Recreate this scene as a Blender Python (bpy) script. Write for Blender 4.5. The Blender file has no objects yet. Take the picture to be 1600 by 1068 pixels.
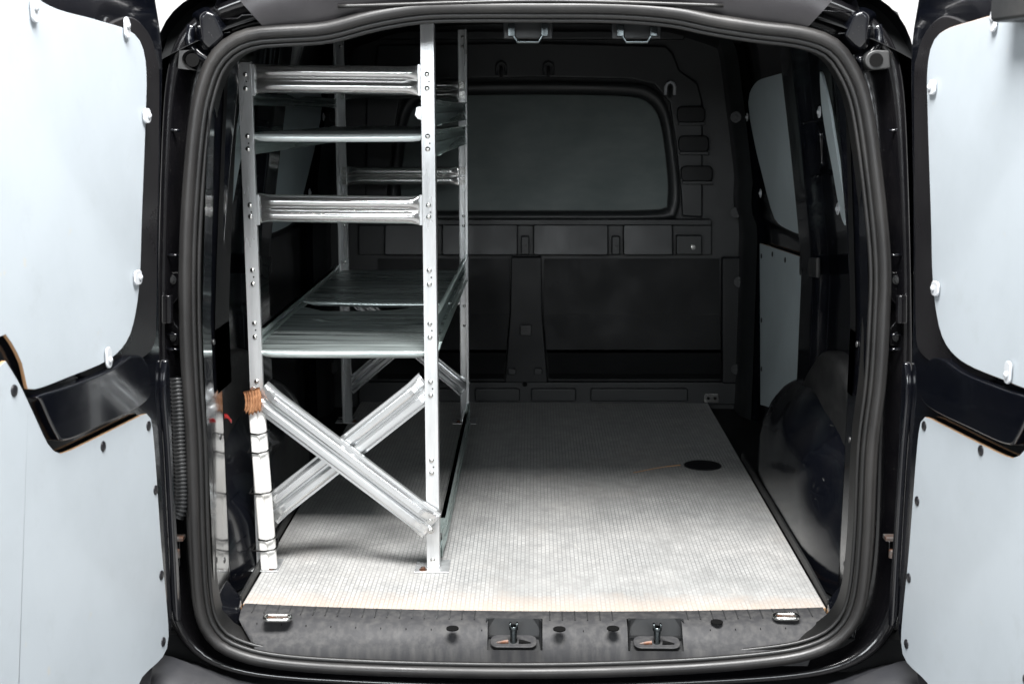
import bpy, bmesh, math, random
from mathutils import Vector, Matrix, noise as mnoise
random.seed(7)
S = bpy.context.scene
C = S.collection
R = math.radians
# ------------------------------------------------------------ camera
CAMLOC = Vector((0, -2.316, .956))
PITCH, YAW, F = 10.54, 1.0, 2000.0          # F = focal length in px of a 1600 px wide picture
cd = bpy.data.cameras.new('camera'); cam = bpy.data.objects.new('camera', cd); C.objects.link(cam)
cam.location = CAMLOC; cam.rotation_euler = (R(90-PITCH), 0, R(YAW))
cd.sensor_width = 36; cd.lens = F/1600*36; cd.clip_start = .05; cd.clip_end = 200
cd.dof.use_dof = True; cd.dof.focus_distance = 2.75; cd.dof.aperture_fstop = 9
S.camera = cam
ROT = cam.rotation_euler.to_matrix()
# ------------------------------------------------------------ world
w = bpy.data.worlds.new('World'); S.world = w; w.use_nodes = True
nt = w.node_tree; nt.nodes.clear()
wo = nt.nodes.new('ShaderNodeOutputWorld'); bg = nt.nodes.new('ShaderNodeBackground')
tc = nt.nodes.new('ShaderNodeTexCoord'); sp = nt.nodes.new('ShaderNodeSeparateXYZ')
nt.links.new(tc.outputs['Generated'], sp.inputs[0])
ry = nt.nodes.new('ShaderNodeValToRGB')      # dim hall behind the photographer, bright white one in front
mp = nt.nodes.new('ShaderNodeMapRange'); mp.inputs[1].default_value = -1; mp.inputs[2].default_value = 1
nt.links.new(sp.outputs['Y'], mp.inputs[0]); nt.links.new(mp.outputs[0], ry.inputs[0])
e = ry.color_ramp.elements
e[0].position = 0; e[0].color = (.13, .135, .145, 1)
e[1].position = .72; e[1].color = (1.5, 1.5, 1.5, 1)
e2 = e.new(.48); e2.color = (.10, .105, .115, 1)
nt.links.new(ry.outputs[0], bg.inputs[0]); bg.inputs[1].default_value = .85
nt.links.new(bg.outputs[0], wo.inputs[0])
# ------------------------------------------------------------ lamps
def area(name, loc, target, sx, sy, power, col=(1, 1, 1)):
    l = bpy.data.lights.new(name, 'AREA'); l.shape = 'RECTANGLE'; l.size = sx; l.size_y = sy
    l.energy = power; l.color = col
    o = bpy.data.objects.new(name, l); C.objects.link(o); o.location = loc
    o.rotation_euler = (Vector(target)-Vector(loc)).to_track_quat('-Z', 'Y').to_euler()
    return o
for _y, _e in ((-.84, 66), (-1.06, 72), (-1.28, 72), (-1.50, 72)):
    area('ceiling_tube', (.04, _y, 2.75), (.0, _y+1.1, 0), 1.5, .17, _e, (1, .992, .985))
area('hall_lamp', (-1.3, -4.8, 1.75), (0, 1.2, .6), 1.8, .9, 88, (.93, .97, 1))
area('hall_lamp', (1.3, -4.8, 1.75), (0, 1.2, .6), 1.8, .9, 56, (.93, .97, 1))
S.view_settings.view_transform = 'Standard'; S.view_settings.look = 'None'
S.view_settings.exposure = 0.0; S.view_settings.gamma = 1

# ------------------------------------------------------------ helpers
def ray(px, py): return (ROT @ Vector(((px-800)/F, -(py-534)/F, -1))).normalized()
def hit(px, py, p0, n):
    d = ray(px, py); n = Vector(n); t = (Vector(p0)-CAMLOC).dot(n)/d.dot(n); return CAMLOC+d*t
def atY(px, py, Y): return hit(px, py, (0, Y, 0), (0, 1, 0))
def atZ(px, py, Z=0): return hit(px, py, (0, 0, Z), (0, 0, 1))
def atX(px, py, X): return hit(px, py, (X, 0, 0), (1, 0, 0))
WLOC = {}
def tag(o, label, cat, group=None):
    o['label'] = label; o['category'] = cat
    if group: o['group'] = group
def empty(name, loc, label, cat, group=None):
    o = bpy.data.objects.new(name, None); C.objects.link(o); o.location = loc; o.empty_display_size = .05
    WLOC[o.name] = Vector(loc); tag(o, label, cat, group); return o
def link(name, bm, mat, parent=None, bevel=0, seg=2, smooth=False, origin=None, label=None, recalc=True, autos=True):
    if recalc: bmesh.ops.recalc_face_normals(bm, faces=bm.faces)
    if origin is None:
        lo = Vector((min(v.co[i] for v in bm.verts) for i in range(3)))
        hi = Vector((max(v.co[i] for v in bm.verts) for i in range(3))); origin = (lo+hi)/2
    origin = Vector(origin)
    bmesh.ops.translate(bm, verts=bm.verts, vec=-origin)
    me = bpy.data.meshes.new(name); bm.to_mesh(me); bm.free()
    for m in (mat if isinstance(mat, (list, tuple)) else [mat]): me.materials.append(m)
    o = bpy.data.objects.new(name, me); C.objects.link(o)
    WLOC[o.name] = origin
    o.location = origin - (WLOC[parent.name] if parent else Vector())
    if parent: o.parent = parent
    if bevel:
        b = o.modifiers.new('bevel', 'BEVEL'); b.width = bevel; b.segments = seg; b.limit_method = 'ANGLE'; b.angle_limit = R(40)
        b.harden_normals = False
    if smooth or bevel:
        for p in me.polygons: p.use_smooth = True
        if not smooth:
            wn = o.modifiers.new('wn', 'WEIGHTED_NORMAL'); wn.keep_sharp = True; wn.weight = 80
    if label: o['label'] = label
    return o
def dup(src, world, parent, rot=None):
    o = src.copy(); C.objects.link(o); o.parent = parent
    o.location = Vector(world)-WLOC[parent.name]; WLOC[o.name] = Vector(world)
    if rot is not None: o.rotation_euler = rot
    return o
def bx(bm, lo, hi, M=None):
    vs = [bm.verts.new((x, y, z)) for x in (lo[0], hi[0]) for y in (lo[1], hi[1]) for z in (lo[2], hi[2])]
    for f in ((0,1,3,2),(4,6,7,5),(0,4,5,1),(2,3,7,6),(0,2,6,4),(1,5,7,3)): bm.faces.new([vs[i] for i in f])
    if M is not None: bmesh.ops.transform(bm, matrix=M, verts=vs)
    return vs
def prism(bm, pts, vec, mi=None):            # closed outline pushed along vec
    a = [bm.verts.new(p) for p in pts]; b = [bm.verts.new(Vector(p)+Vector(vec)) for p in pts]
    f = bm.faces.new(a); bm.faces.new(b[::-1]); n = len(a); 
    for i in range(n):
        g = bm.faces.new((a[i], a[(i+1) % n], b[(i+1) % n], b[i]))
        if mi is not None: g.material_index = mi
    return a+b
def extr(bm, prof, p0, p1, up, closed=True, cap=True):   # profile (side, up) carried from p0 to p1
    p0, p1, up = Vector(p0), Vector(p1), Vector(up)
    d = (p1-p0).normalized(); s = d.cross(up).normalized(); u = s.cross(d).normalized()
    a = [bm.verts.new(p0+s*x+u*y) for x, y in prof]; b = [bm.verts.new(p1+s*x+u*y) for x, y in prof]
    n = len(prof)
    for i in range(n if closed else n-1):
        j = (i+1) % n; bm.faces.new((a[i], a[j], b[j], b[i]))
    if cap and closed: bm.faces.new(a); bm.faces.new(b[::-1])
    return a+b
def tube(bm, pts, r, n=10, closed=False, prof=None, ups=None):
    pts = [Vector(p) for p in pts]; N = len(pts); rings = []
    prev = None
    for i, p in enumerate(pts):
        if closed: t = (pts[(i+1) % N]-pts[i-1]).normalized()
        else: t = (pts[min(i+1, N-1)]-pts[max(i-1, 0)]).normalized()
        if ups is not None: u = Vector(ups)
        else:
            u = prev if prev is not None else (Vector((0, 0, 1)) if abs(t.z) < .9 else Vector((0, 1, 0)))
        u = (u-t*u.dot(t)).normalized(); prev = u; s = t.cross(u)
        rr = r[i] if isinstance(r, (list, tuple)) else r
        if prof: rings.append([bm.verts.new(p+s*a+u*b) for a, b in prof])
        else: rings.append([bm.verts.new(p+(s*math.cos(k*2*math.pi/n)+u*math.sin(k*2*math.pi/n))*rr) for k in range(n)])
    m = len(rings[0])
    for i in range(N if closed else N-1):
        A, B = rings[i], rings[(i+1) % N]
        for k in range(m): bm.faces.new((A[k], A[(k+1) % m], B[(k+1) % m], B[k]))
    if not closed: bm.faces.new(rings[0][::-1]); bm.faces.new(rings[-1])
def cyl(bm, c, axis, r, h, n=20, r2=None):
    axis = Vector(axis).normalized(); c = Vector(c)
    tube(bm, [c, c+axis*h], [r, r if r2 is None else r2], n)
def dome(bm, c, axis, r, h, n=14):
    axis = Vector(axis).normalized(); c = Vector(c)
    tube(bm, [c, c+axis*h*.45, c+axis*h*.8, c+axis*h], [r, r*.93, r*.65, r*.15], n)
def grid(bm, fn, us, vs):
    g = [[bm.verts.new(fn(u, v)) for v in vs] for u in us]
    for i in range(len(us)-1):
        for j in range(len(vs)-1): bm.faces.new((g[i][j], g[i+1][j], g[i+1][j+1], g[i][j+1]))
    return g
def lin(a, b, n): return [a+(b-a)*i/(n-1) for i in range(n)]
def sst(a, b, x):
    t = max(0, min(1, (x-a)/(b-a))); return t*t*(3-2*t)
def crom(pts, n, closed=True):               # smooth curve through points, n samples at even length
    P = [Vector(p) for p in pts]; N = len(P); out = []
    for i in range(N if closed else N-1):
        if closed: a, b, c, d = P[i-1], P[i], P[(i+1) % N], P[(i+2) % N]
        else: a, b, c, d = P[max(i-1, 0)], P[i], P[i+1], P[min(i+2, N-1)]
        for k in range(12):
            t = k/12; out.append(.5*((2*b)+(c-a)*t+(2*a-5*b+4*c-d)*t*t+(3*b-a-3*c+d)*t**3))
    if not closed: out.append(P[-1])
    L = [0]
    M = out+[out[0]] if closed else out
    for i in range(len(M)-1): L.append(L[-1]+(M[i+1]-M[i]).length)
    res = []; j = 0
    for k in range(n):
        s = L[-1]*k/(n if closed else n-1)
        while j < len(L)-2 and L[j+1] < s: j += 1
        t = (s-L[j])/max(1e-9, L[j+1]-L[j]); res.append(M[j].lerp(M[j+1], t))
    return res
def rrect(x0, y0, x1, y1, r, n=5):
    o = []
    for cx, cy, a0 in ((x1-r, y1-r, 0), (x0+r, y1-r, 90), (x0+r, y0+r, 180), (x1-r, y0+r, 270)):
        for k in range(n+1):
            a = R(a0+90*k/n); o.append((cx+r*math.cos(a), cy+r*math.sin(a)))
    return o
# ------------------------------------------------------------ materials
def mat(name, col, rough=.5, metal=0, coat=0, spec=.5):
    m = bpy.data.materials.new(name); m.use_nodes = True; b = m.node_tree.nodes['Principled BSDF']
    b.inputs['Base Color'].default_value = (*col, 1); b.inputs['Roughness'].default_value = rough
    b.inputs['Metallic'].default_value = metal; b.inputs['Coat Weight'].default_value = coat
    b.inputs['Coat Roughness'].default_value = .04; b.inputs['Specular IOR Level'].default_value = spec
    return m
def N(m, t, **kw):
    n = m.node_tree.nodes.new(t)
    for k, v in kw.items(): setattr(n, k, v)
    return n
def LK(m, a, b): m.node_tree.links.new(a, b)
def noise(m, scale, detail=4, vec=None, mapscale=None, rough=.6, loc=(0, 0, 0), rot=(0, 0, 0), world=False):
    if vec is None:
        if world: g = N(m, 'ShaderNodeNewGeometry'); vec = g.outputs['Position']
        else: vec = N(m, 'ShaderNodeTexCoord').outputs['Object']
    mp = N(m, 'ShaderNodeMapping'); LK(m, vec, mp.inputs[0])
    if mapscale: mp.inputs['Scale'].default_value = mapscale
    mp.inputs['Location'].default_value = loc; mp.inputs['Rotation'].default_value = rot
    n = N(m, 'ShaderNodeTexNoise'); n.inputs['Scale'].default_value = scale; n.inputs['Detail'].default_value = detail
    n.inputs['Roughness'].default_value = rough; LK(m, mp.outputs[0], n.inputs['Vector']); return n.outputs['Fac']
def ramp(m, fac, stops):
    r = N(m, 'ShaderNodeValToRGB'); LK(m, fac, r.inputs[0]); el = r.color_ramp.elements
    while len(el) < len(stops): el.new(.5)
    for e, (p, c) in zip(el, stops):
        e.position = p; e.color = (*c, 1) if isinstance(c, tuple) else (c, c, c, 1)
    return r.outputs[0]
def mix(m, fac, a, b, mode='MIX'):
    n = N(m, 'ShaderNodeMix', data_type='RGBA', blend_type=mode)
    for i, v in ((0, fac), (6, a), (7, b)):
        if hasattr(v, 'links'): LK(m, v, n.inputs[i])
        elif i == 0: n.inputs[0].default_value = v
        else: n.inputs[i].default_value = (*v, 1)
    return n.outputs[2]
def bump(m, h, strength=.3, dist=.001):
    b = N(m, 'ShaderNodeBump'); b.inputs['Strength'].default_value = strength; b.inputs['Distance'].default_value = dist
    LK(m, h, b.inputs['Height']); LK(m, b.outputs[0], m.node_tree.nodes['Principled BSDF'].inputs['Normal'])
def bs(m): return m.node_tree.nodes['Principled BSDF']
def scratches(m, rot, scale=14, lo=.0, hi=.012, dens=(.5, .62)):
    # thin contour lines of stretched noise, broken up by a second noise
    f = noise(m, scale, 3, mapscale=(1, .35, .5), rot=rot)
    s = N(m, 'ShaderNodeMath', operation='SUBTRACT'); LK(m, f, s.inputs[0]); s.inputs[1].default_value = .5
    a = N(m, 'ShaderNodeMath', operation='ABSOLUTE'); LK(m, s.outputs[0], a.inputs[0])
    l = ramp(m, a.outputs[0], [(lo, 1.0), (hi, 0.0)])
    d = ramp(m, noise(m, scale*.8, 5, loc=(3, 1, 2)), [(dens[0], 0.0), (dens[1], 1.0)])
    k = N(m, 'ShaderNodeMath', operation='MULTIPLY'); LK(m, l, k.inputs[0]); LK(m, d, k.inputs[1]); return k.outputs[0]

def paint(name, col=(.0024, .0029, .0048), rough=.12, dust=.25, scr=0):
    m = mat(name, col, rough, 0, .35)
    d = ramp(m, noise(m, 9, 8), [(.45, 0.0), (.85, 1.0)])
    k = N(m, 'ShaderNodeMath', operation='MULTIPLY'); LK(m, d, k.inputs[0]); k.inputs[1].default_value = dust
    spk = ramp(m, noise(m, 420, 1), [(.70, 0.0), (.76, 1.0)])
    k2 = N(m, 'ShaderNodeMath', operation='MULTIPLY'); LK(m, spk, k2.inputs[0]); k2.inputs[1].default_value = dust*1.2
    c = mix(m, k.outputs[0], col, (.06, .056, .052)); c = mix(m, k2.outputs[0], c, (.3, .29, .27))
    if scr:
        s = ramp(m, noise(m, 70, 9, mapscale=(1, .22, .6), rot=(.6, 0, 0), rough=.75), [(.64, 0.0), (.72, .55)]); s2 = ramp(m, noise(m, 120, 6, mapscale=(1, 1, .15), rot=(-.5, 0, 0), rough=.75), [(.66, 0.0), (.74, .5)])
        c = mix(m, s, c, (.26, .27, .25)); c = mix(m, s2, c, (.22, .23, .21))
    LK(m, c, bs(m).inputs['Base Color'])
    r = ramp(m, noise(m, 5, 6, loc=(4, 4, 4)), [(.3, rough), (.8, rough+.16)]); LK(m, r, bs(m).inputs['Roughness'])
    bump(m, noise(m, 6, 2), .25, .004)
    return m
def plastic(name, col, rough=.5, dust=.3, dcol=(.13, .125, .12), grain=900, dstretch=(1, 1, 1), spec=.5):
    m = mat(name, col, rough, spec=spec)
    d = ramp(m, noise(m, 10, 8, mapscale=dstretch), [(.42, 0.0), (.8, 1.0)])
    k = N(m, 'ShaderNodeMath', operation='MULTIPLY'); LK(m, d, k.inputs[0]); k.inputs[1].default_value = dust
    LK(m, mix(m, k.outputs[0], col, dcol), bs(m).inputs['Base Color'])
    LK(m, ramp(m, noise(m, 7, 5, loc=(2, 7, 1)), [(.3, rough-.08), (.8, rough+.15)]), bs(m).inputs['Roughness'])
    bump(m, noise(m, grain, 2), .25, .0006)
    return m
M = {}
M['paint'] = paint('black_paint', rough=.07, dust=.1)
M['rail_paint'] = paint('black_rail_paint', rough=.04, dust=.05)
M['paint_worn'] = paint('black_paint_worn', rough=.16, dust=.10, scr=1)
M['paint_in'] = paint('black_inner_paint', rough=.07, dust=.12)
M['jamb'] = paint('black_jamb_paint', col=(.0028, .0027, .0034), rough=.13, dust=.08)
M['satin'] = plastic('satin_black_frame', (.010, .0095, .0105), .30, .3, (.022, .021, .022), 500)
M['header'] = plastic('dusty_header_paint', (.015, .0138, .0155), .36, .5, (.032, .030, .032), 500)
M['scuff'] = plastic('scuffed_dark_plate', (.010, .0105, .011), .5, .6, (.035, .035, .034), 500, (1, 1, 3), .35)
M['plastic'] = plastic('bulkhead_plastic', (.0125, .0142, .0150), .45, .15, (.034, .037, .038))
M['felt'] = plastic('bulkhead_blank_board', (.078, .098, .095), .6, .5, (.122, .145, .140), 300, (1, 1, 2.5))
M['trim'] = plastic('dark_trim', (.018, .019, .02), .42, .5, (.07, .068, .065))
M['sill'] = plastic('dusty_sill_plastic', (.034, .034, .036), .6, .8, (.085, .083, .080), 350, (7, 7, 1), .3)
M['bumper'] = plastic('bumper_plastic', (.028, .029, .033), .5, .4, (.08, .078, .076))
M['rubber'] = plastic('seal_rubber', (.010, .0096, .0096), .40, .5, (.05, .047, .044), 500, (1, 1, .3))
M['rubber_in'] = plastic('seal_lip_rubber', (.007, .007, .007), .40, .3, (.03, .028, .026), 500)
M['lining'] = plastic('roof_lining', (.006, .0065, .007), .6, .2, (.015, .016, .016), spec=.3)
M['black'] = mat('matt_black', (.006, .006, .007), .5)
M['screw'] = mat('black_screw', (.01, .01, .012), .35)
M['hole'] = mat('hole_dark', (.004, .004, .004), .9, spec=.1)
M['steel'] = mat('bright_zinc_steel', (.62, .62, .60), .22, 1)
M['dark_steel'] = mat('dark_oiled_steel', (.14, .16, .165), .2, 1)
M['rust'] = mat('rusty_steel', (.22, .13, .085), .5, .6)
LK(M['rust'], ramp(M['rust'], noise(M['rust'], 60, 5), [(.35, (.16, .155, .15)), (.6, (.12, .05, .025))]), bs(M['rust']).inputs['Base Color'])
M['ply_edge'] = mat('plywood_edge', (.42, .25, .13), .7)
M['clip'] = mat('grey_clip_plastic', (.48, .50, .52), .35)
M['tie'] = mat('black_cable_tie', (.008, .008, .008), .3)
M['conduit'] = mat('white_plastic_trunking', (.80, .80, .78), .35)
LK(M['conduit'], ramp(M['conduit'], noise(M['conduit'], 18, 5, mapscale=(1, 1, .2)), [(.35, (.84, .84, .82)), (.75, (.62, .60, .56))]), bs(M['conduit']).inputs['Base Color'])
M['tape'] = mat('brown_tape', (.42, .19, .085), .5)
LK(M['tape'], ramp(M['tape'], noise(M['tape'], 90, 3, mapscale=(1, 1, .15)), [(.3, (.28, .11, .045)), (.7, (.62, .34, .18))]), bs(M['tape']).inputs['Base Color'])
M['red'] = mat('red_tag', (.6, .03, .03), .4)

# galvanised sheet
def galv(name, tint, r0=.2, r1=.42, lines=None, dark=.45, stain=.5, met=.7, smin=.6):
    m = mat(name, tint, .3, met)
    a = noise(m, 14, 5, mapscale=lines); b_ = noise(m, 75, 4, mapscale=(1, 1, 1) if not lines else lines, loc=(5, 2, 1))
    c1 = ramp(m, a, [(.15, tuple(t*dark for t in tint)), (.48, tuple(t*.92 for t in tint)), (.7, tint)])
    c2 = ramp(m, b_, [(.30, tuple(t*smin for t in tint)), (.62, (1, 1, 1))])
    LK(m, mix(m, stain, c1, c2, 'MULTIPLY'), bs(m).inputs['Base Color'])
    LK(m, ramp(m, noise(m, 16, 3, loc=(1, 9, 2), mapscale=lines), [(.25, r0), (.75, r1)]), bs(m).inputs['Roughness'])
    bump(m, noise(m, 9, 1, mapscale=lines), .05, .001)
    return m
M['galv'] = galv('galvanised_steel', (.76, .775, .78), .16, .40, (1, 1, .12), .62, .35)
M['galv_beam'] = galv('galvanised_beam', (.90, .90, .89), .14, .24, (.08, 1, 1), .75, .15, .9)
M['galv_shelf'] = galv('galvanised_shelf', (.56, .63, .62), .18, .40, (.03, 1, 1), .10, 1.0, .62, .15)  # teal of the van's deep shade mixed into the metal colour
M['galv_side'] = galv('galvanised_side_rail', (.74, .84, .82), .2, .36, (1, .03, 1), .5, .5, .5)  # rail tint carries shadow teal in its base colour

M['galv_brace'] = galv('galvanised_brace', (.70, .715, .72), .16, .36, (.06, 1, 1), .5, .3, .82, .5)
M['galv_top'] = galv('galvanised_thin_shelf', (.80, .86, .85), .25, .4, (.03, 1, 1), .5, .5, .45)  # pale steel with a painted touch of shadow teal
M['plastic_shade'] = plastic('shaded_bulkhead_plastic', (.008, .009, .0098), .5, .15, (.016, .017, .018), spec=.35)  # bulkhead plastic again, shade of the lower recess put into its colour
# white faced plywood
def ply(name, col):
    m = mat(name, col, .42, spec=.4)
    s = ramp(m, noise(m, 11, 9, rough=.72, loc=(2, 2, 6)), [(.56, 0.0), (.78, .30)]); s2 = ramp(m, noise(m, 30, 3, loc=(8, 1, 0)), [(.70, 0.0), (.78, .5)])
    c = ramp(m, noise(m, 3.5, 6), [(.3, tuple(x*.88 for x in col)), (.6, col)])
    c = mix(m, s, c, (.27, .28, .28)); c = mix(m, s2, c, (.46, .42, .34)); LK(m, c, bs(m).inputs['Base Color'])
    bump(m, noise(m, 5, 3), .1, .003)
    return m
M['ply'] = ply('pale_faced_plywood', (.395, .435, .465))
M['ply_in'] = ply('pale_grey_faced_plywood', (.46, .53, .55)); M['board_in'] = M['ply_in']

# floor board
m = mat('wire_mesh_floor_board', (.4, .4, .4), .5); M['floor'] = m
g = N(m, 'ShaderNodeNewGeometry'); mp_ = N(m, 'ShaderNodeMapping'); LK(m, g.outputs['Position'], mp_.inputs[0]); mp_.inputs['Rotation'].default_value = (0, 0, R(90))
br = N(m, 'ShaderNodeTexBrick'); LK(m, mp_.outputs[0], br.inputs['Vector'])
br.inputs['Scale'].default_value = 42; br.inputs['Mortar Size'].default_value = .052; br.inputs['Mortar Smooth'].default_value = .5
br.inputs['Color1'].default_value = (1, 1, 1, 1); br.inputs['Color2'].default_value = (.86, .86, .86, 1); br.inputs['Mortar'].default_value = (0, 0, 0, 1)
br.inputs['Brick Width'].default_value = .70; br.inputs['Row Height'].default_value = .37
wear = noise(m, 2.2, 8, world=True, rough=.65); fine = noise(m, 26, 8, world=True, loc=(3, 1, 1))
streak = noise(m, 7, 5, world=True, mapscale=(1.6, .25, 1), loc=(1, 5, 0))
top = ramp(m, wear, [(.3, (.34, .35, .345)), (.5, (.42, .42, .41)), (.72, (.52, .51, .49))])
top = mix(m, .55, top, ramp(m, fine, [(.3, .50), (.65, 1.0)]), 'MULTIPLY')
top = mix(m, .25, top, ramp(m, streak, [(.35, .55), (.7, 1.0)]), 'MULTIPLY')
low = ramp(m, noise(m, 4, 6, world=True, loc=(7, 7, 7)), [(.35, (.16, .165, .165)), (.7, (.30, .295, .285))])
col = mix(m, br.outputs['Color'], low, top)
scf = scratches(m, (0, 0, 1.1), 5, 0, .004, (.52, .62)); sk = N(m, 'ShaderNodeMath', operation='MULTIPLY'); LK(m, scf, sk.inputs[0]); sk.inputs[1].default_value = .3; col = mix(m, sk.outputs[0], col, (.62, .60, .56))
col = mix(m, ramp(m, noise(m, 3.1, 7, world=True, loc=(11, 3, 5)), [(.55, 0.0), (.75, .25)]), col, (.36, .30, .245))
col = mix(m, ramp(m, noise(m, 19, 10, world=True, loc=(1, 13, 5), rough=.8, mapscale=(1.2, .6, 1)), [(.50, 0.0), (.64, .6)]), col, (.22, .22, .215))
# brown dust near the rear edge
sx = N(m, 'ShaderNodeSeparateXYZ'); LK(m, g.outputs['Position'], sx.inputs[0])
ed = N(m, 'ShaderNodeMath', operation='ADD'); LK(m, sx.outputs['Y'], ed.inputs[0])
nz = N(m, 'ShaderNodeMath', operation='MULTIPLY'); LK(m, fine, nz.inputs[0]); nz.inputs[1].default_value = .12; LK(m, nz.outputs[0], ed.inputs[1])
col = mix(m, ramp(m, ed.outputs[0], [(.07, .45), (.16, 0.0)]), col, (.55, .42, .32))
LK(m, col, bs(m).inputs['Base Color'])
LK(m, ramp(m, wear, [(.3, .5), (.7, .7)]), bs(m).inputs['Roughness'])
bump(m, br.outputs['Color'], .35, .0006)

# ------------------------------------------------------------ setting
m = mat('pale_concrete', (.5, .5, .5), .6); LK(m, ramp(m, noise(m, 1.5, 8), [(.3, (.42, .42, .42)), (.7, (.56, .56, .55))]), bs(m).inputs['Base Color'])
bm = bmesh.new(); bx(bm, (-30, -30, -.66), (30, 30, -.56)); o = link('ground', bm, m); o['kind'] = 'structure'

# ============================================================ THE VAN
van = empty('van', (0, 0, -.56), 'black panel van seen from behind with both rear doors open and a pale floor board', 'van')
apY = lambda z: -.10+.05*z
APN = Vector((0, 1, -.05)).normalized()
def ap(px, py, dy=0): return hit(px, py, (0, -.10+dy, 0), APN)
CX = 835
left = [(835,20),(740,20),(660,22),(585,34),(510,53),(440,58),(395,62),(362,76),(337,104),(321,150),(312,200),(303,300),(298,400),(298,500),(302,600),(308,700),(312,838),(318,935),(332,982),(365,1010),(440,1028),(600,1038),(835,1042)]
right = [(1050,1036),(1200,1024),(1270,1010),(1312,985),(1336,940),(1347,850),(1354,700),(1366,600),(1372,500),(1374,420),(1367,330),(1352,210),(1340,150),(1322,108),(1296,76),(1250,60),(1185,52),(1114,41),(1050,28),(960,21)]
NL = 220
seal_path = crom([ap(*p) for p in left+right], NL)
ctr = Vector((0, -.07, .52))
def offs(path, d, dy):                        # outward offset in the aperture plane
    out = []; n = len(path)
    for i in range(n):
        t = (path[(i+2) % n]-path[i-2]).normalized(); nn = t.cross(Vector((0, 1, 0))).normalized()
        if nn.dot(path[i]-ctr) < 0: nn = -nn
        out.append(path[i]+nn*d+Vector((0, dy, 0)))
    return out
# rubber seal: bulb + inner lip
prof = []
for k in range(16):
    a = k*2*math.pi/16; prof.append((math.cos(a)*.0115, math.sin(a)*.013))
bm = bmesh.new(); tube(bm, offs(seal_path, .0095, 0), .015, closed=True, prof=prof, ups=(0, -1, 0))
seal = link('door_seal', bm, M['rubber'], van, smooth=True)
bm = bmesh.new()
tube(bm, offs(seal_path, -.0045, .001), .0052, 8, closed=True, ups=(0, -1, 0))
tube(bm, offs(seal_path, -.0125, .008), .0042, 8, closed=True, ups=(0, -1, 0))
L0 = offs(seal_path, -.006, .006); L1 = offs(seal_path, -.013, .06)
for i in range(NL):
    j = (i+1) % NL; bm.faces.new([bm.verts.new(p) for p in (L0[i], L0[j], L1[j], L1[i])])
bmesh.ops.remove_doubles(bm, verts=bm.verts, dist=1e-5)
link('inner_seal_lip', bm, M['rubber_in'], van, smooth=True)
# body frame ring: lofted from the seal flange out to the body side
outer_px = [(835,-90),(650,-82),(500,-55),(400,-22),(352,0),(318,8),(288,20),(266,40),(256,70),(248,140),(242,300),(238,500),(238,700),(242,860),(250,960),(275,1020),(340,1060),(500,1078),(835,1088)]
outer_px = outer_px+[(2*CX-x, y) for x, y in outer_px[-2:0:-1]]
OP = [ap(*p, -.02) for p in outer_px]
outc = crom(OP, 600)
def radial(path, ang):
    best = None; bd = 9
    for p in path:
        a = math.atan2(p.z-ctr.z, p.x-ctr.x); d = abs((a-ang+math.pi) % (2*math.pi)-math.pi)
        if d < bd: bd = d; best = p
    return best
outl = [radial(outc, math.atan2(p.z-ctr.z, p.x-ctr.x)) for p in seal_path]
for _ in range(10): outl = [(outl[i-1]+outl[i]*2+outl[(i+1) % NL])/4 for i in range(NL)]
bm = bmesh.new(); rings = []
PR = [(-.05, .03), (0, .008), (.10, .008), (.18, .055), (.62, .060), (.72, .028), (.90, .022), (1.0, .03), (1.04, .06)]
for t, dy in PR:
    k = [bm.verts.new(seal_path[i].lerp(outl[i], t)+Vector((0, dy, 0))) for i in range(NL)]; rings.append(k)
for a, b in zip(rings, rings[1:]):
    for i in range(NL): bm.faces.new((a[i], a[(i+1) % NL], b[(i+1) % NL], b[i]))
bf = link('body_frame', bm, M['jamb'], van, smooth=True)
# satin header panel above the opening
idx = [i for i in range(NL) if seal_path[i].z > .9 and abs(seal_path[i].x) < .47]
idx.sort(key=lambda i: seal_path[i].x)
bm = bmesh.new(); ks = [[bm.verts.new(seal_path[i].lerp(outl[i], t)+Vector((0, dy, 0))) for i in idx] for t, dy in ((.12, .012), (.3, -.002), (.75, -.004), (.95, .004))]
for a, b in zip(ks, ks[1:]):
    for i in range(len(idx)-1): bm.faces.new((a[i], a[i+1], b[i+1], b[i]))
link('header_panel', bm, M['header'], van, smooth=True)
# outer shell running forward
bm = bmesh.new(); rs = []
for y, s in ((-.03, 1.04), (.25, 1.06), (.9, 1.08), (1.7, 1.08), (2.2, 1.05)):
    rs.append([bm.verts.new(Vector((ctr.x+(p.x-ctr.x)*s, y, ctr.z+(p.z-ctr.z)*s))) for p in outl])
for a, b in zip(rs, rs[1:]):
    for i in range(NL): bm.faces.new((a[i], a[(i+1) % NL], b[(i+1) % NL], b[i]))
bm.faces.new(rs[-1])
link('body_shell', bm, M['paint'], van, smooth=True)

# header: pressed roof rail above the seal, with a satin drip strip
bm = bmesh.new()
hp = [ap(x, y, -.012) for x, y in ((528, 10), (600, 8), (720, 4), (835, 1.5), (950, 3), (1040, 6), (1130, 9))]
tube(bm, crom(hp, 40, False), .0032, 8, ups=(0, -1, 0))
link('header_trim_strip', bm, M['rubber'], van, smooth=True)
# thin pressed seams along the header
for s in (-1, 1):
    bm = bmesh.new()
    pts = [(345, 30), (372, 29), (378, 24), (425, 22), (438, 16), (470, 13), (520, 12)]
    if s > 0: pts = [(1200, 22), (1235, 26), (1260, 14), (1300, 18), (1330, 20)]
    tube(bm, [ap(x, y, .004) for x, y in pts], .0016, 6, ups=(0, -1, 0))
    link('header_seam', bm, M['jamb'], van, smooth=True)
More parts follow.
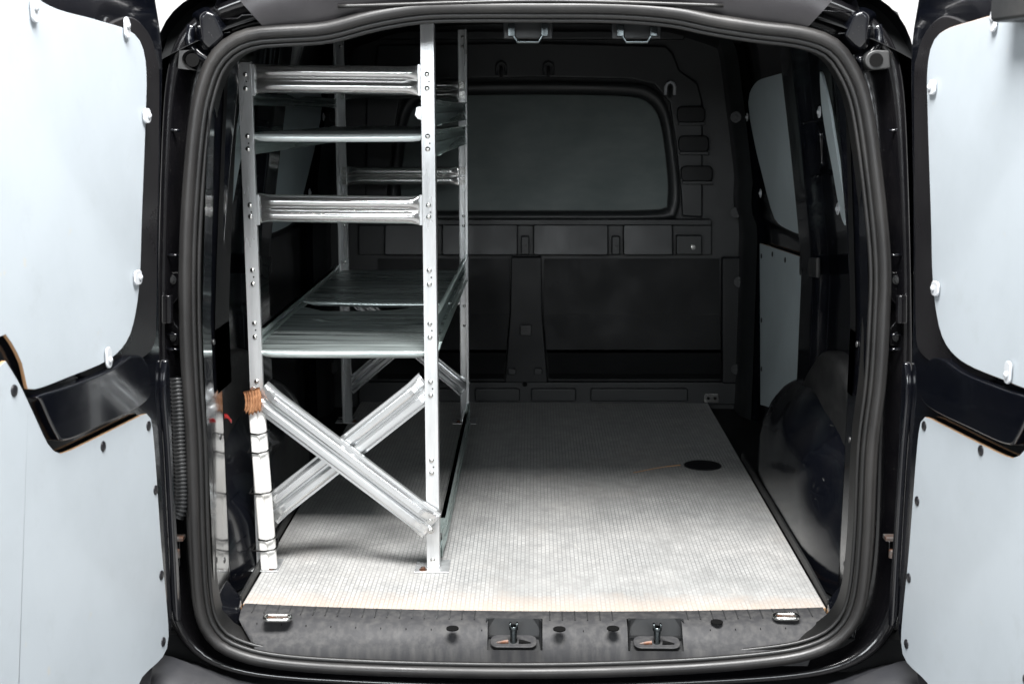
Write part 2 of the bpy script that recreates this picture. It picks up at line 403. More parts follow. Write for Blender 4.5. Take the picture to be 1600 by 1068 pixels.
# corner gussets: faceted glossy pressings running from the roof corner down to the seal
def mirror_px(pts, s): return pts if s < 0 else [(2*CX-x, y) for x, y in pts]
for s in (-1, 1):
    bm = bmesh.new()
    A = mirror_px([(300, 20), (322, 10), (342, 18), (362, 56), (346, 78), (322, 92), (304, 78)], s)
    B = mirror_px([(312, 26), (322, 16), (336, 24), (350, 56), (338, 70), (324, 78), (318, 66)], s)
    a = [bm.verts.new(ap(x, y, .03)) for x, y in A]; b = [bm.verts.new(ap(x, y, -.025+(.02 if k in (3, 4, 5) else 0))) for k, (x, y) in enumerate(B)]
    for i in range(7): bm.faces.new((a[i], a[(i+1) % 7], b[(i+1) % 7], b[i]))
    bm.faces.new(b)
    link('corner_gusset', bm, M['paint'], van, bevel=.006, seg=3)
    bm = bmesh.new()                            # second pressed fold of the corner
    pp = mirror_px([(300, 40), (296, 64), (310, 84), (330, 96)], s)
    tube(bm, crom([ap(x, y, .012) for x, y in pp], 14, False), .009, 10, ups=(0, -1, 0))
    link('corner_fold', bm, M['paint'], van, smooth=True)
    bm = bmesh.new()                            # hinge eye with its bracket
    c = ap(*mirror_px([(301, 94)], s)[0], -.02); c2 = ap(*mirror_px([(281, 94)], s)[0], -.02)
    ring = []
    o_ = [(c.x+.019*math.cos(R(a))*-s*-1, c.z+.017*math.sin(R(a))) for a in range(-90, 91, 15)] if s < 0 else [(c.x-.019*math.cos(R(a)), c.z+.017*math.sin(R(a))) for a in range(-90, 91, 15)]
    o_ = o_+[(c2.x, c.z+.016), (c2.x+s*.004, c.z-.014)]
    prism(bm, [(x, c.y, z) for x, z in o_], (0, .05, 0))
    hb = link('hinge_eye_bracket', bm, M['trim'], van, bevel=.003)
    bm = bmesh.new(); cyl(bm, c+Vector((0, -.002, 0)), (0, 1, 0), .0115, .002, 24); link('hinge_eye', bm, M['hole'], hb)

# hinges, bolts and check strap along both jambs
protoB = None
def bolt_at(p, parent, ax=(0, -1, 0), r=.006, mt='trim'):
    bm = bmesh.new(); cyl(bm, Vector(p), ax, r*1.5, .0015, 18); cyl(bm, Vector(p)+Vector(ax)*.0015, ax, r, .004, 6); cyl(bm, Vector(p)+Vector(ax)*.0055, ax, r*.5, .0006, 12)
    return link('bolt', bm, M[mt], parent, bevel=.0006)
for s in (-1, 1):
    for y0, y1 in ((425, 540), (845, 985)):
        bm = bmesh.new()
        q = mirror_px([(258, y0), (282, y0), (282, y0+38), (270, y0+52), (270, y1-40), (280, y1-28), (280, y1), (258, y1)], s)
        prism(bm, [ap(x, y, .03) for x, y in q], (0, .014, 0))
        h = link('door_hinge', bm, M['jamb'], van, bevel=.003)
        for yy in (y0+12, y1-14):
            bolt_at(ap(*mirror_px([(268, yy)], s)[0], .029), h, mt='trim')
        bm = bmesh.new(); a = ap(*mirror_px([(262, (y0+y1)/2-22)], s)[0], -.0); b = ap(*mirror_px([(262, (y0+y1)/2+22)], s)[0], -.0)
        tube(bm, [a, b], .010, 14); link('hinge_knuckle', bm, M['jamb'], h, bevel=.002)
    for yy in (203, 398, 522, 545):
        bm = bmesh.new(); a, b = [ap(x, y, .012) for x, y in mirror_px([(262, yy), (281, yy+1)], s)]
        tube(bm, [a, b], .0025, 8); link('jamb_rib', bm, M['paint'], van, smooth=True)
# check strap bits, slightly rusty
for s in (-1, 1):
    bm = bmesh.new(); a = ap(*mirror_px([(276, 842)], s)[0], .0)
    bx(bm, a-Vector((.012, .002, .004)), a+Vector((.012, .02, .004))); cyl(bm, a+Vector((0, -.004, -.018)), (0, 0, -1), .006, .016, 12)
    link('door_check', bm, M['rust'], van, bevel=.0015)
# ribbed cable sleeve between the left door and jamb
bm = bmesh.new(); pts = crom([ap(x, y, .0) for x, y in ((276, 590), (279, 640), (281, 700), (284, 750), (283, 790), (276, 806))], 110, False)
tube(bm, pts, [.0125+(.0025 if i % 3 == 0 else -.001) for i in range(110)], 14)
link('cable_sleeve', bm, M['trim'], van, smooth=True, label='ribbed dark cable sleeve beside the left door hinge')

# bumper
bm = bmesh.new()
bp = [(.06, -.115), (-.115, -.108), (-.122, -.092), (-.150, -.084), (-.25, -.086), (-.30, -.10), (-.325, -.14), (-.33, -.34), (-.28, -.42), (.0, -.42)]
xs = lin(-.86, .86, 61)
def bump_fn(x, k):
    y, z = bp[k]; q = 1-(abs(x)/.86)**2.4
    return Vector((x, y*.8+y*.2*q+(-.035*q if k > 1 and k < 9 else 0)+(.06*(1-q)**2 if k > 2 else 0), z+(.05*sst(.50, .68, abs(x)) if k in (2, 3, 4) else (.05*sst(.50, .68, abs(x)) if k == 1 else 0))))
g_ = [[bm.verts.new(bump_fn(x, k)) for k in range(len(bp))] for x in xs]
for i in range(60):
    for k in range(len(bp)-1): bm.faces.new((g_[i][k], g_[i+1][k], g_[i+1][k+1], g_[i][k+1]))
link('bumper', bm, M['bumper'], van, smooth=True, label='dark grey rear bumper below the sill')

# sub-floor pan
bm = bmesh.new(); bx(bm, (-.76, -.06, -.09), (.76, 1.9, -.025)); link('floor_pan', bm, M['lining'], van)
# floor board with bowed rear edge
def bow(x): return .030*(abs(x)/.565)**2.2
bm = bmesh.new()
xs = lin(-.565, .565, 41)
ol = [(x, bow(x)) for x in xs]+[(.565, 1.10), (.565, 1.752), (-.565, 1.752)]
prism(bm, [(x, y, 0) for x, y in ol], (0, 0, -.012), 1)
fb = link('floor_board', bm, [M['floor'], M['ply_edge']], van, bevel=.0012, label='worn pale floor board with a fine mesh pattern')
bm = bmesh.new(); c = atZ(1098, 727); cyl(bm, (c.x, c.y, .0003), (0, 0, 1), .050, .0014, 40)
link('drain_cap', bm, M['screw'], fb, label='round black cap set in the floor board')
# dusty brown dirt line along the board's sides
# sill cover
bm = bmesh.new()
def sill_fn(x, k):
    b = bow(x)-.006
    yz = [(b, -.012), (b, .004), (b-.006, .0065), (b-.040, .0055), (b-.066, -.001), (b-.078, -.014), (-.101, -.033), (-.101, -.060)]
    y, z = yz[k]; lim = (.56, .56, .56, .56, .556, .545, .515, .505)[k]; return Vector((max(-lim, min(lim, x)), y, z))
xs = lin(-.558, .556, 121); g_ = [[bm.verts.new(sill_fn(x, k)) for k in range(8)] for x in xs]
POCK = [(802, .052), (1029, .052)]
pk = [(atZ(px, 1000, -.01).x, w_) for px, w_ in POCK]
for i in range(120):
    xm = (xs[i]+xs[i+1])/2
    for k in range(7):
        if k in (3, 4, 5) and any(abs(xm-c) < w_ for c, w_ in pk): continue
        bm.faces.new((g_[i][k], g_[i+1][k], g_[i+1][k+1], g_[i][k+1]))
sill = link('sill_cover', bm, M['sill'], van, smooth=True, label='dusty grey ribbed plastic sill cover')
# sill end caps (glossy black jamb feet)
for s in (-1, 1):
    bm = bmesh.new(); q = [(.556, -.02, .008), (.60, -.06, .03), (.612, -.03, .06), (.60, .05, .05), (.57, .05, .003)]
    prism(bm, [(s*x, y, z) for x, y, z in q], (0, 0, -.06)); link('sill_end', bm, M['paint_worn'], van, bevel=.008, seg=3)
# ribs on the sill
rb = None
for i in range(46):
    x = -.535+i*.0236
    if x > .53 or any(abs(x-c) < w_+.008 for c, w_ in pk): continue
    if rb is None:
        bm = bmesh.new(); prism(bm, [(x-.0010, -.052, -.0002), (x+.0010, -.052, -.0002), (x+.0010, -.012, .0005), (x-.0010, -.012, .0005)], (0, 0, .0012))
        rb = link('sill_groove', bm, M['trim'], sill); rb.location.z = .0062-WLOC['sill_cover'].z; WLOC[rb.name].z = .0062
        rb.location.y += bow(x); base = Vector(WLOC[rb.name]); base.y += bow(x); bx0 = x
    else:
        dup(rb, (x, base.y+bow(x)-bow(bx0), .0062), sill)
sr = None
for i in range(23):
    x = -.52+i*.0236*2
    if x > .50 or any(abs(x-c) < w_+.006 for c, w_ in pk): continue
    z_ = -.0015; y_ = bow(x)-.069
    if sr is None:
        bm = bmesh.new(); prism(bm, [(x-.0008, y_-.009, z_-.0050), (x+.0008, y_-.009, z_-.0050), (x+.0008, y_+.006, z_+.0018), (x-.0008, y_+.006, z_+.0018)], (0, 0, .0008))
        sr = link('sill_slot', bm, M['hole'], sill); s0 = Vector(WLOC[sr.name]); b0 = bow(x)
    else: dup(sr, (x, s0.y+bow(x)-b0, s0.z), sill)
# round holes in the sill
for px, py in ((707, 981), (874, 982), (958, 981), (1120, 971)):
    c = atZ(px, py, .006); bm = bmesh.new(); cyl(bm, (c.x, c.y, .0048), (0, 0, 1), .0115, .0022, 24); link('sill_hole', bm, M['hole'], sill)
# latch pockets with strikers
for c, w_ in pk:
    bm = bmesh.new(); yb = bow(c)-.046
    # basin: back wall, side walls, floor
    B = [(c-w_, yb, .0058), (c+w_, yb, .0058), (c+w_, -.091, -.034), (c-w_, -.091, -.034)]
    b1 = [(c-w_+.006, yb-.008, -.028), (c+w_-.006, yb-.008, -.028), (c+w_-.002, -.091, -.040), (c-w_+.002, -.091, -.040)]
    v = [bm.verts.new(p) for p in B+b1]
    for f in ((0, 1, 5, 4), (1, 2, 6, 5), (3, 0, 4, 7), (4, 5, 6, 7)): bm.faces.new([v[i] for i in f])
    # small corner fillets
    for s in (-1, 1):
        prism(bm, [(c+s*w_, yb, .0060), (c+s*(w_-.016), yb, .0060), (c+s*(w_-.005), yb-.004, .0058), (c+s*w_, yb-.014, .0056)], (0, 0, -.03))
    pko = link('latch_pocket', bm, M['trim'], sill)
    bm = bmesh.new()
    prism(bm, [Vector((c+x, -.078+y, -.030+y*.15)) for x, y in rrect(-.043, -.016, .043, .024, .015)], (0, 0, .003))
    link('striker_plate', bm, M['sill'], sill, bevel=.0015)
    bm = bmesh.new(); cyl(bm, (c, -.078, -.030), (0, 0, 1), .0065, .030, 16); cyl(bm, (c, -.078, -.003), (0, 0, 1), .0085, .008, 16)
    bx(bm, (c-.0085, -.083, .004), (c-.004, -.073, .011)); bx(bm, (c+.004, -.083, .004), (c+.0085, -.073, .011))
    link('striker_post', bm, M['dark_steel'], sill, bevel=.0015)
    for s in (-1, 1):
        bm = bmesh.new(); tube(bm, [(c+s*.010, -.080, -.0262), (c+s*.020, -.081, -.0265), (c+s*.032, -.082, -.0268)], [.005, .004, .0012], 10)
        link('striker_slot', bm, M['rust'] if s < 0 else M['hole'], sill)
# lashing rings on the sill and by the bulkhead
def dring(c, rx, ry, parent, r=.0035, tilt=0, mt='steel'):
    bm = bmesh.new(); pts = [(x, y, 0) for x, y in rrect(-rx, -ry, rx, ry, ry*.8, 5)]
    tube(bm, pts, r, 8, closed=True, ups=(0, 0, 1)); Mx = Matrix.Translation(c) @ Matrix.Rotation(R(tilt), 4, 'X')
    bmesh.ops.transform(bm, matrix=Mx, verts=bm.verts); ring = link('lashing_ring', bm, M[mt], parent, smooth=True)
    bm = bmesh.new(); prism(bm, [Vector((c[0]+x, c[1]+y, c[2]-.004)) for x, y in rrect(-rx*.95, -ry*.9, rx*.95, ry*.9, ry*.6)], (0, 0, .0012)); link('ring_recess', bm, M['rust'], parent)
c = atZ(434, 966, .009); dring(c+Vector((0, 0, .002)), .024, .011, sill, .004)
c = atZ(1228, 964, .009); dring(c+Vector((0, 0, .002)), .022, .011, sill, .004)
# roof header strikers
for px in (825, 995):
    bm = bmesh.new(); c = atY(px, 55, .06); T = .027
    tube(bm, [c+Vector((-T, 0, .035)), c+Vector((-T, 0, .0)), c+Vector((-T+.008, 0, -.012)), c+Vector((T-.008, 0, -.012)), c+Vector((T, 0, 0)), c+Vector((T, 0, .035))], .003, 8)
    for s in (-1, 1): bx(bm, c+Vector((s*.030-.006, -.006, -.002)), c+Vector((s*.030+.006, .012, .03)))
    link('roof_striker', bm, M['dark_steel'], van, bevel=.0012)
    bm = bmesh.new(); bx(bm, c+Vector((-.045, .01, -.006)), c+Vector((.045, .02, .05))); link('striker_bracket', bm, M['plastic'], van, bevel=.003)

# ---------------------------------------------------------------- side walls
def wx(y, z):
    top = sst(.50, .66, z)
    dp_end = .07
    x = .597
    x += .085*sst(dp_end, dp_end+.10, y)                      # quarter panel bay
    x -= .032*sst(.62, .66, y)*(1-sst(.79, .83, y))           # C pillar
    x += .022*sst(.93, 1.0, y)                                # sliding door
    x -= .030*sst(1.60, 1.66, y)
    # waist rail between the window and the lower panel
    x -= .010*sst(.60, .62, z)*(1-sst(.68, .70, z))*sst(.95, 1.0, y)
    # window recess
    lean = (.155-.075*(1-sst(.0, .12, y)))*max(0, z-.55)**1.15+.9*max(0, z-1.10)**1.4
    return x-lean
for s in (-1, 1):
    bm = bmesh.new(); grid(bm, lambda y, z: Vector((s*wx(y, z), y, z)), lin(-.055, 1.80, 190), lin(-.03, 1.22, 110))
    wall = link('side_wall', bm, M['paint_in'], van, smooth=True)
    def onwall(px, py, off=.006, guess=.68):
        X = guess
        for _ in range(12):
            p = atX(px, py, X); X = wx(p.y, p.z)-off
        return p
    def onplane(px, py, X, lean): return hit(px, py, (X, 0, .6), (1, 0, lean))
    def wallpanel(name, pxs, mt, thick=.006, smoothn=40, label=None, off=.010, plane=(.689, .15)):
        pts = [onplane(*a, *plane) for a in pxs]
        pts = crom(pts, smoothn) if smoothn else pts
        bm = bmesh.new(); prism(bm, [Vector((s*p.x, p.y, p.z)) for p in pts], (s*thick, 0, 0), 1 if mt == 'ply_in' else None)
        return link(name, bm, [M[mt], M['ply_edge']] if mt == 'ply_in' else M[mt], wall, bevel=.001, label=label)
    # window blank of the sliding door
    wallpanel('window_blank', [(1169, 160), (1180, 130), (1205, 119), (1235, 113), (1250, 122), (1258, 200), (1263, 300), (1266, 368), (1258, 368), (1236, 361), (1212, 345), (1200, 310), (1190, 270), (1178, 220)], 'ply_in', label='pale blanking board over the side window')
    # quarter window sliver
    wallpanel('quarter_window_blank', [(1281, 112), (1288, 135), (1296, 170), (1304, 220), (1312, 270), (1319, 320), (1320, 352), (1312, 330), (1300, 262), (1290, 210), (1283, 160)], 'board_in', plane=(.664, .15), label='narrow pale blanking board over the quarter window')
    if s > 0:
        pts = [(1187, 380), (1215, 389), (1262, 405), (1265, 660), (1250, 655), (1196, 634), (1188, 632)]
        lp = wallpanel('lower_side_panel', pts, 'ply_in', smoothn=0, plane=(.689, 0), label='tall pale board on the lower side door')
        for px, py in ((1190, 400), (1207, 397), (1227, 406), (1190, 500), (1190, 576)):
            p = onplane(px, py, .688, 0); bm = bmesh.new(); dome(bm, p, (-1, 0, 0), .008, .003); link('screw', bm, M['screw'], wall)
    # seams / pressings on C pillar
    bm = bmesh.new(); pp = crom([onwall(*q, .002) for q in ((1255, 192), (1270, 190), (1281, 205), (1284, 262), (1276, 275), (1262, 276))], 30, False)
    tube(bm, [Vector((s*p.x, p.y, p.z)) for p in pp], .003, 8); link('pillar_pressing', bm, M['paint'], wall, smooth=True)
    bm = bmesh.new()
    pp = [onwall(*q, .004) for q in ((1255, 402), (1282, 402), (1282, 434), (1255, 430))]
    prism(bm, [Vector((s*p.x, p.y, p.z)) for p in pp], (-s*.01, 0, 0)); br_ = link('pillar_bracket', bm, M['trim'], wall, bevel=.003)
    for px, py in ((1168, 183), (1281, 175), (1310, 326), (1189, 302), (1268, 422)):
        if s < 0 and px > 1200: continue
        p = onwall(px, py, .016); p = Vector((s*p.x, p.y, p.z)); bm = bmesh.new()
        cyl(bm, p, (-s, 0, 0), .013, .0025, 18); dome(bm, p+Vector((-s*.0025, 0, 0)), (-s, 0, 0), .006, .004)
        link('panel_clip', bm, M['clip'], wall, bevel=.0008)
    # B-pillar trim strip next to the bulkhead
    bm = bmesh.new(); grid(bm, lambda y, z: Vector((s*(wx(y, z)-.022), y, z)), lin(1.60, 1.765, 4), lin(-.02, 1.18, 40))
    link('pillar_trim', bm, M['plastic'], wall, smooth=True)
    for py in (183, 332, 436, 576):
        p = onwall(1150, py, .024); p = Vector((s*p.x, min(p.y, 1.72), p.z)); bm = bmesh.new(); cyl(bm, p, (-s*.4, -1, 0), .017, .004, 22); cyl(bm, p+Vector((-s*.002, -.004, 0)), (-s*.4, -1, 0), .008, .004, 14)
        link('trim_plug', bm, M['plastic'], wall, bevel=.001)
    # dark satin strip added over the D pillar edge to mute its reflections
    bm = bmesh.new(); grid(bm, lambda y, z: Vector((s*(wx(.03, z)-.004), y, z)), lin(.020, .130 if s < 0 else .06, 3), lin(.42, 1.0, 20)); bmesh.ops.solidify(bm, geom=bm.faces, thickness=.004)
    link('pillar_reflection_mask', bm, M['lining'], wall, smooth=False)
    # wheel arch
    bm = bmesh.new(); yc, ry_, rz = .585, .50, .335; rings = []
    RX = [(0.0, .573), (.35, .573), (.55, .574)]+[(.55+.45*t, .574+.115*(1-math.sqrt(1-t*t))) for t in (.2, .35, .5, .62, .73, .82, .89, .94, .975, .995, 1.0)]+[(1.0, .72), (1.0, .78)]
    nA = 56
    for r, X in RX:
        rg = []
        for k in range(nA+1):
            a = math.pi*k/nA; cc, ss = math.cos(a), math.sin(a)
            p_ = 2.35; rad = (abs(cc)**p_+abs(ss)**p_)**(-1/p_)
            z = rz*r*ss*rad; y = yc-ry_*r*cc*rad*(1.0+.03*math.cos(a))
            dx = 0
            if .5 < r: dx = (.016*math.exp(-((k/nA-.22)/.05)**2)+.016*math.exp(-((k/nA-.42)/.045)**2)+.012*math.exp(-((k/nA-.60)/.04)**2)-.012*math.exp(-((k/nA-.31)/.03)**2))*sst(.55, .9, r)
            dx += .012*sst(.5, .8, r)*mnoise.noise(Vector((y*8, z*8, 3)))+.0025*sst(.5, .8, r)*mnoise.noise(Vector((y*28, z*28, 5)))
            rg.append(bm.verts.new((s*(X+dx), y, z-.02)))
        rings.append(rg)
    for A, B in zip(rings, rings[1:]):
        for k in range(nA): bm.faces.new((A[k], A[k+1], B[k+1], B[k]))
    bmesh.ops.remove_doubles(bm, verts=bm.verts, dist=1e-5)
    arch = link('wheel_arch', bm, M['paint_worn'], van, smooth=True, label='scuffed glossy black wheel arch')
    # satin side plate between arch and floor board
    bm = bmesh.new(); q = [(.035, 0), (1.09, 0), (1.07, .022), (.20, .022), (.035, .016)]
    prism(bm, [(s*.5675, y, z) for y, z in q], (s*.005, 0, 0)); link('arch_side_plate', bm, M['scuff'], arch, bevel=.002)
    # raised plastic cap behind the arch
    bm = bmesh.new(); q = [(.27, .25), (.25, .335), (.30, .395), (.40, .42), (.52, .41), (.62, .36), (.70, .30), (.66, .25), (.40, .25)]
    prism(bm, [(s*.632, y, z) for y, z in crom([Vector((a, b, 0)) for a, b in q], 34) for y, z in [(y, z)]] if False else [(s*.645, v.x, v.y) for v in crom([Vector((a, b, 0)) for a, b in q], 34)], (s*.10, 0, 0))
    ac = link('arch_cover', bm, M['scuff'], arch, bevel=.014, seg=4)
    # D pillar plate low down
    if False:
      bm = bmesh.new(); q = [(-.045, .015), (.06, .015), (.06, .40), (.05, .46), (-.045, .48)]
      prism(bm, [(s*.590, y, z) for y, z in q], (s*.012, 0, 0)); link('pillar_plate', bm, M['paint_in'], wall, bevel=.005, seg=3)
    for y, z in ((.0, .10), (.01, .34), (.015, .52)):
        bm = bmesh.new(); dome(bm, (s*(.590 if z < .5 else .596), y, z), (-s, 0, 0), .006, .003); link('plug', bm, M['trim'], wall)
# floor side ledge (right recess behind the arch): dark step and lashing ring at the bulkhead foot
c = atY(1112, 622, 1.735)
bm = bmesh.new(); prism(bm, [Vector((c.x+x, 1.735, c.z+z)) for x, z in rrect(-.024, -.015, .024, .015, .007)], (0, .006, 0)); lr = link('lashing_plate', bm, M['steel'], van, bevel=.0015, label='small bright lashing plate at the foot of the bulkhead')
for dx in (-.011, .011):
    bm = bmesh.new(); cyl(bm, (c.x+dx, 1.7345, c.z), (0, -1, 0), .005, .0008, 14); link('lashing_hole', bm, M['hole'], lr)

# ---------------------------------------------------------------- roof lining
bm = bmesh.new(); grid(bm, lambda x, y: Vector((x, y, 1.245-.10*abs(x/.62)**3-.10*(1-sst(-.05, .12, y)) - .045*sst(1.5, 1.76, y))), lin(-.66, .66, 40), lin(-.055, 1.80, 50))
link('roof_lining', bm, M['lining'], van, smooth=True)
for yy in (.55, 1.15):
    bm = bmesh.new(); grid(bm, lambda x, y: Vector((x, yy+y, 1.225-.09*abs(x/.62)**3-.015*math.cos(y/.04*1.5))), lin(-.62, .62, 30), lin(-.04, .04, 6))
    link('roof_bow', bm, M['lining'], van, smooth=True)

# ---------------------------------------------------------------- bulkhead
BY = 1.775
bm = bmesh.new(); bx(bm, (-.74, BY, -.03), (.74, BY+.02, 1.26)); bulk = link('bulkhead', bm, M['plastic'], van, label='dark moulded plastic bulkhead closing the load space')
def bpanel(name, pxs, y, thick, mt='plastic', bevel=.006, smoothn=0, par=None, label=None, slope=0):
    pts = [atY(a, b, y) for a, b in pxs]
    if smoothn: pts = crom(pts, smoothn)
    bm = bmesh.new(); vs = prism(bm, pts, (0, thick, 0))
    if slope:
        zs = [p.z for p in pts]; z0, z1 = min(zs), max(zs)
        for v in vs[:len(pts)]: v.co.y += slope*(v.co.z-z0)/(z1-z0)
    return link(name, bm, M[mt], par or bulk, bevel=bevel, seg=3, label=label)
def brect(name, x0, y0, x1, y1, y, thick, r=6, **k):
    return bpanel(name, rrect(x0, y0, x1, y1, r, 4), y, thick, **k)
# upper surround: ring round the blanked window, as raised frame
fr_out = [(600, 134), (640, 131), (835, 128), (985, 131), (1022, 140), (1046, 168), (1056, 230), (1062, 300), (1058, 330), (1040, 341), (835, 342), (630, 341), (612, 330), (608, 300), (612, 230), (616, 168)]
fr_out = [(627, 168), (648, 140), (685, 131), (835, 128), (985, 131), (1022, 140), (1043, 168), (1054, 230), (1062, 300), (1058, 332), (1036, 342), (835, 343), (634, 342), (612, 332), (608, 300), (616, 230)]
fr_in = [(637, 185), (654, 160), (690, 150), (835, 147), (980, 150), (1014, 160), (1031, 185), (1040, 235), (1045, 290), (1042, 318), (1022, 329), (835, 330), (648, 329), (628, 318), (625, 290), (630, 235)]
fo = crom([atY(*p, BY-.022) for p in fr_out], 90); fi = crom([atY(*p, BY-.012) for p in fr_in], 90); fm = [a.lerp(b, .45)+Vector((0, -.002, 0)) for a, b in zip(fo, fi)]
fo0 = [p+Vector((0, .035, 0)) for p in fo]; fi0 = [p+Vector((0, .012, 0)) for p in fi]
bm = bmesh.new(); rg = [[bm.verts.new(p) for p in L] for L in (fo0, fo, fm, fi, fi0)]
for A, B in zip(rg, rg[1:]):
    for i in range(90): bm.faces.new((A[i], A[(i+1) % 90], B[(i+1) % 90], B[i]))
link('window_surround', bm, M['plastic'], bulk, smooth=True)
fi2 = [Vector((p.x*.994+0, BY-.011, (p.z-.85)*.988+.85)) for p in fi]
bm = bmesh.new(); prism(bm, fi2, (0, .008, 0)); link('window_blank', bm, M['felt'], bulk, bevel=.002, label='dark grey board blanking the bulkhead window')
# head band above the window and shoulders
bpanel('head_moulding', [(590, 70), (835, 66), (1040, 72), (1052, 84), (1062, 110), (1090, 130), (1098, 160), (1098, 340), (1066, 338), (1064, 300), (1056, 225), (1046, 160), (1022, 132), (985, 124), (835, 121), (685, 124), (648, 132), (624, 160), (614, 225), (606, 300), (604, 338), (570, 338), (572, 130), (585, 110)], BY-.018, .016, bevel=.006)
brect('roof_channel', 590, 48, 1070, 62, BY-.03, .03, r=3)
# shoulder pockets at the right
for x0, y0, x1, y1 in ((1058, 166, 1102, 192), (1060, 212, 1108, 238), (1064, 259, 1114, 284)):
    brect('shoulder_pocket', x0, y0, x1, y1, BY-.034, .018, r=8, mt='lining', bevel=.005)
    brect('pocket_lip', x0+2, y1-1, x1, y1+4, BY-.040, .02, r=2, bevel=.002)
# coat hooks
for px, py, mt in ((783, 108, 'plastic'), (857, 108, 'plastic'), (1047, 139, 'steel')):
    c = atY(px, py, BY-.022); bm = bmesh.new()
    tube(bm, [c+Vector((-.014, 0, -.018)), c+Vector((-.014, -.004, .006)), c+Vector((-.010, -.006, .016)), c+Vector((0, -.007, .021)), c+Vector((.010, -.006, .016)), c+Vector((.014, -.004, .006)), c+Vector((.014, 0, -.018))], .0045, 8)
    link('coat_hook', bm, M['clip'] if mt == 'steel' else M['plastic'], bulk, smooth=True, label='pale coat hook' if mt == 'steel' else None)
    bm = bmesh.new(); tube(bm, [c+Vector((0, .0, .008)), c+Vector((0, -.002, -.026))], .005, 8); link('hook_stem', bm, M['lining'], bulk, smooth=True)
# shelf band with blocks
brect('shelf_band', 560, 343, 1112, 352, BY-.045, .045, r=2, bevel=.003)
brect('shelf_band', 560, 352, 1112, 398, BY-.022, .022, r=2, bevel=.003)
for x0, x1 in ((600, 672), (690, 809), (833, 951), (974, 1052)):
    brect('moulded_block', x0, 351, x1, 399, BY-.060, .04, r=4, bevel=.005, slope=.012)
for x0, x1 in ((814, 827), (956, 969), (1057, 1097)):
    brect('bolt_block', x0, 369 if x1-x0 < 20 else 368, x1, 398, BY-.050, .04, r=2, bevel=.004)
    c = atY((x0+x1)/2 if x1-x0 < 20 else 1083, 386, BY-.051); bolt_at(c, bulk, r=.005, mt='steel' if x1-x0 > 20 else 'trim')
# lower recessed panels and the pillar between them
def lowpanel(xs_top, xs_bot):
    bm = bmesh.new(); rows = [(404, .026), (452, .012), (491, .0), (495, -.002), (546, -.030), (551, -.030), (583, -.016), (592, -.008)]
    a = []
    for y, d in rows:
        t = (y-404)/188; xl = xs_top[0]+(xs_bot[0]-xs_top[0])*sst(.45, 1, t); xr = xs_top[1]+(xs_bot[1]-xs_top[1])*sst(.45, 1, t)
        a.append([bm.verts.new(atY(x, y, BY-.034+d)) for x in (xl, xr)])
    for p, q in zip(a, a[1:]): bm.faces.new((p[0], p[1], q[1], q[0]))
    bmesh.ops.solidify(bm, geom=bm.faces, thickness=.004)
    link('recess_panel', bm, M['plastic_shade'], bulk)
lowpanel((850, 1124), (858, 1128)); lowpanel((590, 796), (590, 787))
bpanel('centre_rib', [(799, 402), (846, 402), (847, 490), (856, 598), (789, 598), (797, 490)], BY-.040, .034, bevel=.004, mt='plastic_shade')
brect('side_rib', 1128, 402, 1162, 600, BY-.034, .03, r=4, bevel=.008, mt='plastic_shade')
brect('foot_rail', 560, 597, 1170, 632, BY-.030, .03, r=2, bevel=.005)
for x0, x1 in ((640, 720), (742, 812), (830, 900), (923, 1075)):
    brect('foot_block', x0, 607, x1, 627, BY-.046, .03, r=3, bevel=.004)
brect('centre_boss', 813, 508, 830, 524, BY-.066, .01, r=2, mt='trim', bevel=.002); bolt_at(atY(821, 516, BY-.067), bulk, r=.005)
for px in (800, 841): brect('small_boss', px-6, 576, px+6, 585, BY-.066, .01, r=2, bevel=.002)
bm = bmesh.new(); cyl(bm, atY(820, 600, BY-.041), (0, -1, 0), .008, .001, 16); link('boss_hole', bm, M['hole'], bulk)

# ---------------------------------------------------------------- rear doors
H = Vector((-.642, -.155, 0)); DA = R(7.0)
dD = Vector((-math.sin(DA), -math.cos(DA), 0)); dN = Vector((math.cos(DA), -math.sin(DA), 0))
def duv(px, py, off=0):
    p = hit(px, py, H+dN*off, dN); return ((p-H).dot(dD), p.z)
def D(l, off=0): return [duv(*q[1:], off) if q[0] == 'p' else q[1:] for q in l]
P = 'p'; U = 'u'
door_out = D([(P,256,160),(P,252,340),(P,252,520),(P,258,700),(P,268,880),(P,272,965),(P,262,1010),(P,240,1045)])+[(.13,-.075),(.30,-.085),(.60,-.085),(.63,-.05),(.635,.3),(.63,.7),(.61,1.05),(.57,1.15),(.50,1.19),(.30,1.215),(.12,1.225),(.045,1.215)]+D([(P,244,-12),(P,249,20),(P,255,60),(P,257,105)])
win = D([(P,222,340),(P,219,430),(P,212,490),(P,199,532),(P,170,562),(P,110,588),(P,50,609),(P,40,590),(P,30,556),(P,0,522)], .012)+[(.56,.57),(.595,.62),(.605,.9),(.595,1.05),(.56,1.13),(.48,1.155)]+D([(P,65,2),(P,150,31),(P,200,47),(P,221,68),(P,229,110),(P,228,180)], .012)
low = D([(P,229,646),(P,237,660),(P,243,720),(P,252,850),(P,262,960),(P,263,1000),(P,254,1026),(P,217,1066)], .0125)+[(.20,-.045),(.30,-.05),(.58,-.05),(.60,-.02),(.60,.50),(.575,.53)]+D([(P,0,566),(P,24,588),(P,48,636),(P,72,688),(P,84,704),(P,100,707),(P,150,684),(P,210,654)], .0125)
def dpt(u, z, off, s): 
    p = H+dD*u+dN*off+Vector((0, 0, z)); return Vector((p.x if s < 0 else -p.x, p.y, p.z))
